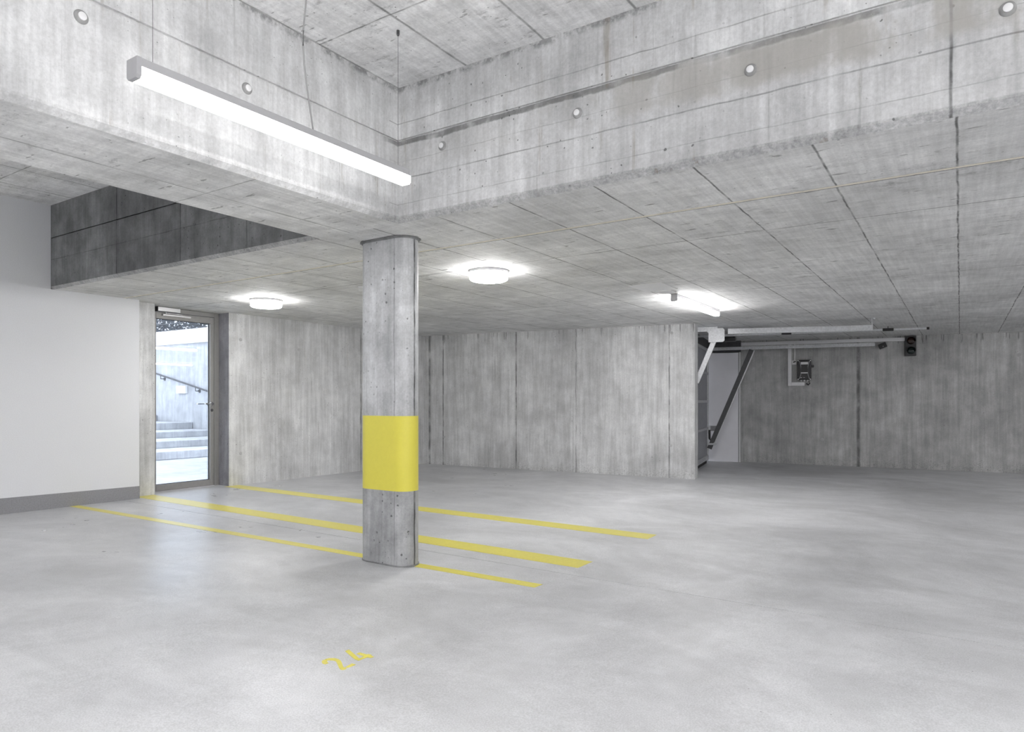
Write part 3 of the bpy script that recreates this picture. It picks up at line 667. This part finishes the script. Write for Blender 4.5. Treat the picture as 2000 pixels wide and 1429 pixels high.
# ------------------------------------------------------------------ far wall fittings
tr = thing('cable_trunking', Wp(-2.2, 0, 2.23), 'long grey cable trunking high on the far wall ending at the traffic light', 'cable trunking', 'grey cable trunking')
q = MB(); q.obox(Wp(-3.6, 0, 2.205), WD*((3.6-.825)/WD.x), WN*.05, UP*.060); build('duct', q, M['grey_plastic'], tr, bevel=.003)
tr2 = thing('cable_trunking', Wp(-2.68, 0, 1.45), 'L-shaped grey cable trunking on the far wall around the black control box', 'cable trunking', 'grey cable trunking')
q = MB(); q.obox(Wp(-2.715, .001, 1.425), WD*.063, WN*.04, UP*.778); q.obox(Wp(-2.652, .001, 1.425), WD*.225, WN*.04, UP*.066); build('duct', q, M['grey_plastic'], tr2, bevel=.002)
q = MB(); q.tube([Wp(-2.40, .02, 1.47), Wp(-2.37, .03, 1.44), Wp(-2.345, .03, 1.47), Wp(-2.36, .03, 1.51)], .012, 10); build('cable_tail', q, M['charcoal'], tr2)
sw = thing('wall_switch', Wp(-2.61, 0, 1.82), 'small white rotary switch on a thin conduit beside the black control box', 'switch')
q = MB(); q.obox(Wp(-2.646, 0, 1.824), WD*.077, WN*.035, UP*.077); build('switch_body', q, M['white_plastic'], sw, bevel=.004)
q = MB(); q.obox(Wp(-2.625, .035, 1.855), WD*.045+UP*.018, WN*.018, UP*.02); build('knob', q, M['black'], sw)
q = MB(); q.tube([Wp(-2.60, .012, 1.90), Wp(-2.60, .012, 2.205)], .010, 12); build('conduit', q, M['white_plastic'], sw)

bx = thing('control_box', Wp(-2.44, 0, 1.52), 'black gate control box with two white label strips on the far wall', 'control box')
def W2(u, out, z): return Wp(-2.553, 0, 0)+WD*u+WN*out+UP*z
q = MB(); q.obox(W2(0, 0, 1.535), WD*.238, WN*.085, UP*.370); build('case', q, M['charcoal'], bx, bevel=.012)
cpoly = [(.030, 1.548), (.205, 1.548), (.180, 1.63), (.180, 1.79), (.205, 1.885), (.035, 1.885), (.060, 1.79), (.060, 1.63)]
q = MB(); q.prism([W2(u, .085, z) for u, z in cpoly], WN*.018); build('cover', q, M['black'], bx, bevel=.004)
q = MB()
for pth in ([(.030, 1.548), (.060, 1.63), (.060, 1.79), (.035, 1.885)], [(.205, 1.548), (.180, 1.63), (.180, 1.79), (.205, 1.885)]):
    q.tube([W2(u, .100, z) for u, z in pth], .004, 8)
build('cover_rim', q, M['galv'], bx)
q = MB(); q.obox(W2(.058, .1035, 1.820), WD*.125, WN*.002, UP*.044); tag(build('label_strip', q, M['white_plastic'], bx), 'white label at the top of the box')
q = MB(); q.obox(W2(.056, .1035, 1.655), WD*.120, WN*.002, UP*.017); build('label_strip', q, M['white_plastic'], bx)
for u in (.045, .058, .070, .103, .118):
    q = MB(); q.obox(W2(u, .1035, 1.572), WD*.008, WN*.001, UP*.010); build('printed_mark', q, M['white_plastic'], bx)
for u, z in ((.012, 1.892), (.222, 1.892), (.012, 1.548), (.222, 1.548)):
    q = MB(); q.lathe(W2(u, .085, z), WN, [(0, .008), (.004, .008)], 12); build('screw', q, M['steel'], bx)
for u in (.065, .120, .175):
    q = MB(); q.tube([W2(u, .04, 1.537), W2(u, .04, 1.508)], .013, 12); build('cable_gland', q, M['grey_plastic'], bx)
q = MB(); q.obox(W2(.238, .02, 1.765), WD*.042, WN*.04, UP*.045); build('key_switch', q, M['charcoal'], bx, bevel=.006)

tl = thing('traffic_light', Wp(-.745, 0, 1.94), 'small black two-lens traffic light high on the far wall', 'traffic light')
def T2(u, out, z): return Wp(-.83, 0, 0)+WD*u+WN*out+UP*z
q = MB(); q.obox(T2(0, 0, 1.938), WD*.174, WN*.07, UP*.352); build('housing', q, M['charcoal'], tl, bevel=.006)
for z, mt, nm in ((2.205, 'red_lens', 'dark red upper lens'), (2.030, 'green_lens', 'dark green lower lens')):
    c_ = T2(.092, .07, z)
    q = MB(); q.lathe(c_, WN, [(0, .064), (.012, .062), (.024, .052), (.032, .036), (.036, .015), (.037, .002)], 36)
    tag(build('lens', q, M[mt], tl, smooth=True), nm)
    q = MB(); n = 22; vi = []; vo = []
    for k in range(n+1):
        a = math.pi*(-.08+1.16*k/n); cx_ = math.cos(a); sy = math.sin(a); L = .055 if 1 < k < n-1 else .04
        for rad, lst in ((.067, vi), (.0715, vo)):
            lst.append((c_+WD*cx_*rad+UP*sy*rad, c_+WD*cx_*rad+UP*sy*rad+WN*L))
    vs = []
    for (i0, i1), (o0, o1) in zip(vi, vo): vs += [i0, i1, o1, o0]
    fs = []
    for k in range(n):
        for j in range(4): fs.append((4*k+j, 4*k+(j+1) % 4, 4*k+4+(j+1) % 4, 4*k+4+j))
    fs += [(0, 1, 2, 3), (4*n, 4*n+3, 4*n+2, 4*n+1)]
    q.add(vs, fs); build('visor', q, M['black'], tl)
cm = thing('sensor_box', Wp(-1.18, 0, 2.12), 'small tilted black box hanging on the far wall left of the traffic light', 'sensor')
c0 = Wp(-1.18, .09, 2.125); tx = (WD*math.cos(.42)+UP*math.sin(.42)); tz = (UP*math.cos(.42)-WD*math.sin(.42))
q = MB(); q.obox(c0-tx*.062-tz*.045, tx*.124, WN*.06, tz*.09); build('body', q, M['black'], cm, bevel=.008)
q = MB(); q.tube([V3(c0+WN*.0), V3(c0-WN*.09)], .012, 10); build('mount', q, M['charcoal'], cm)
q = MB(); q.lathe(V3(c0+WN*.060-tz*.012), WN, [(0, .007), (.004, .006)], 12); build('indicator', q, M['steel'], cm)
q = MB(); q.obox(G(.95, .62, ZL-.02), E1*.42, E2*.34, UP*.0195); tag(build('cover_plate', q, M['white_plastic']), 'flat white soffit plate seen edge-on between the gate rails', 'cover plate')
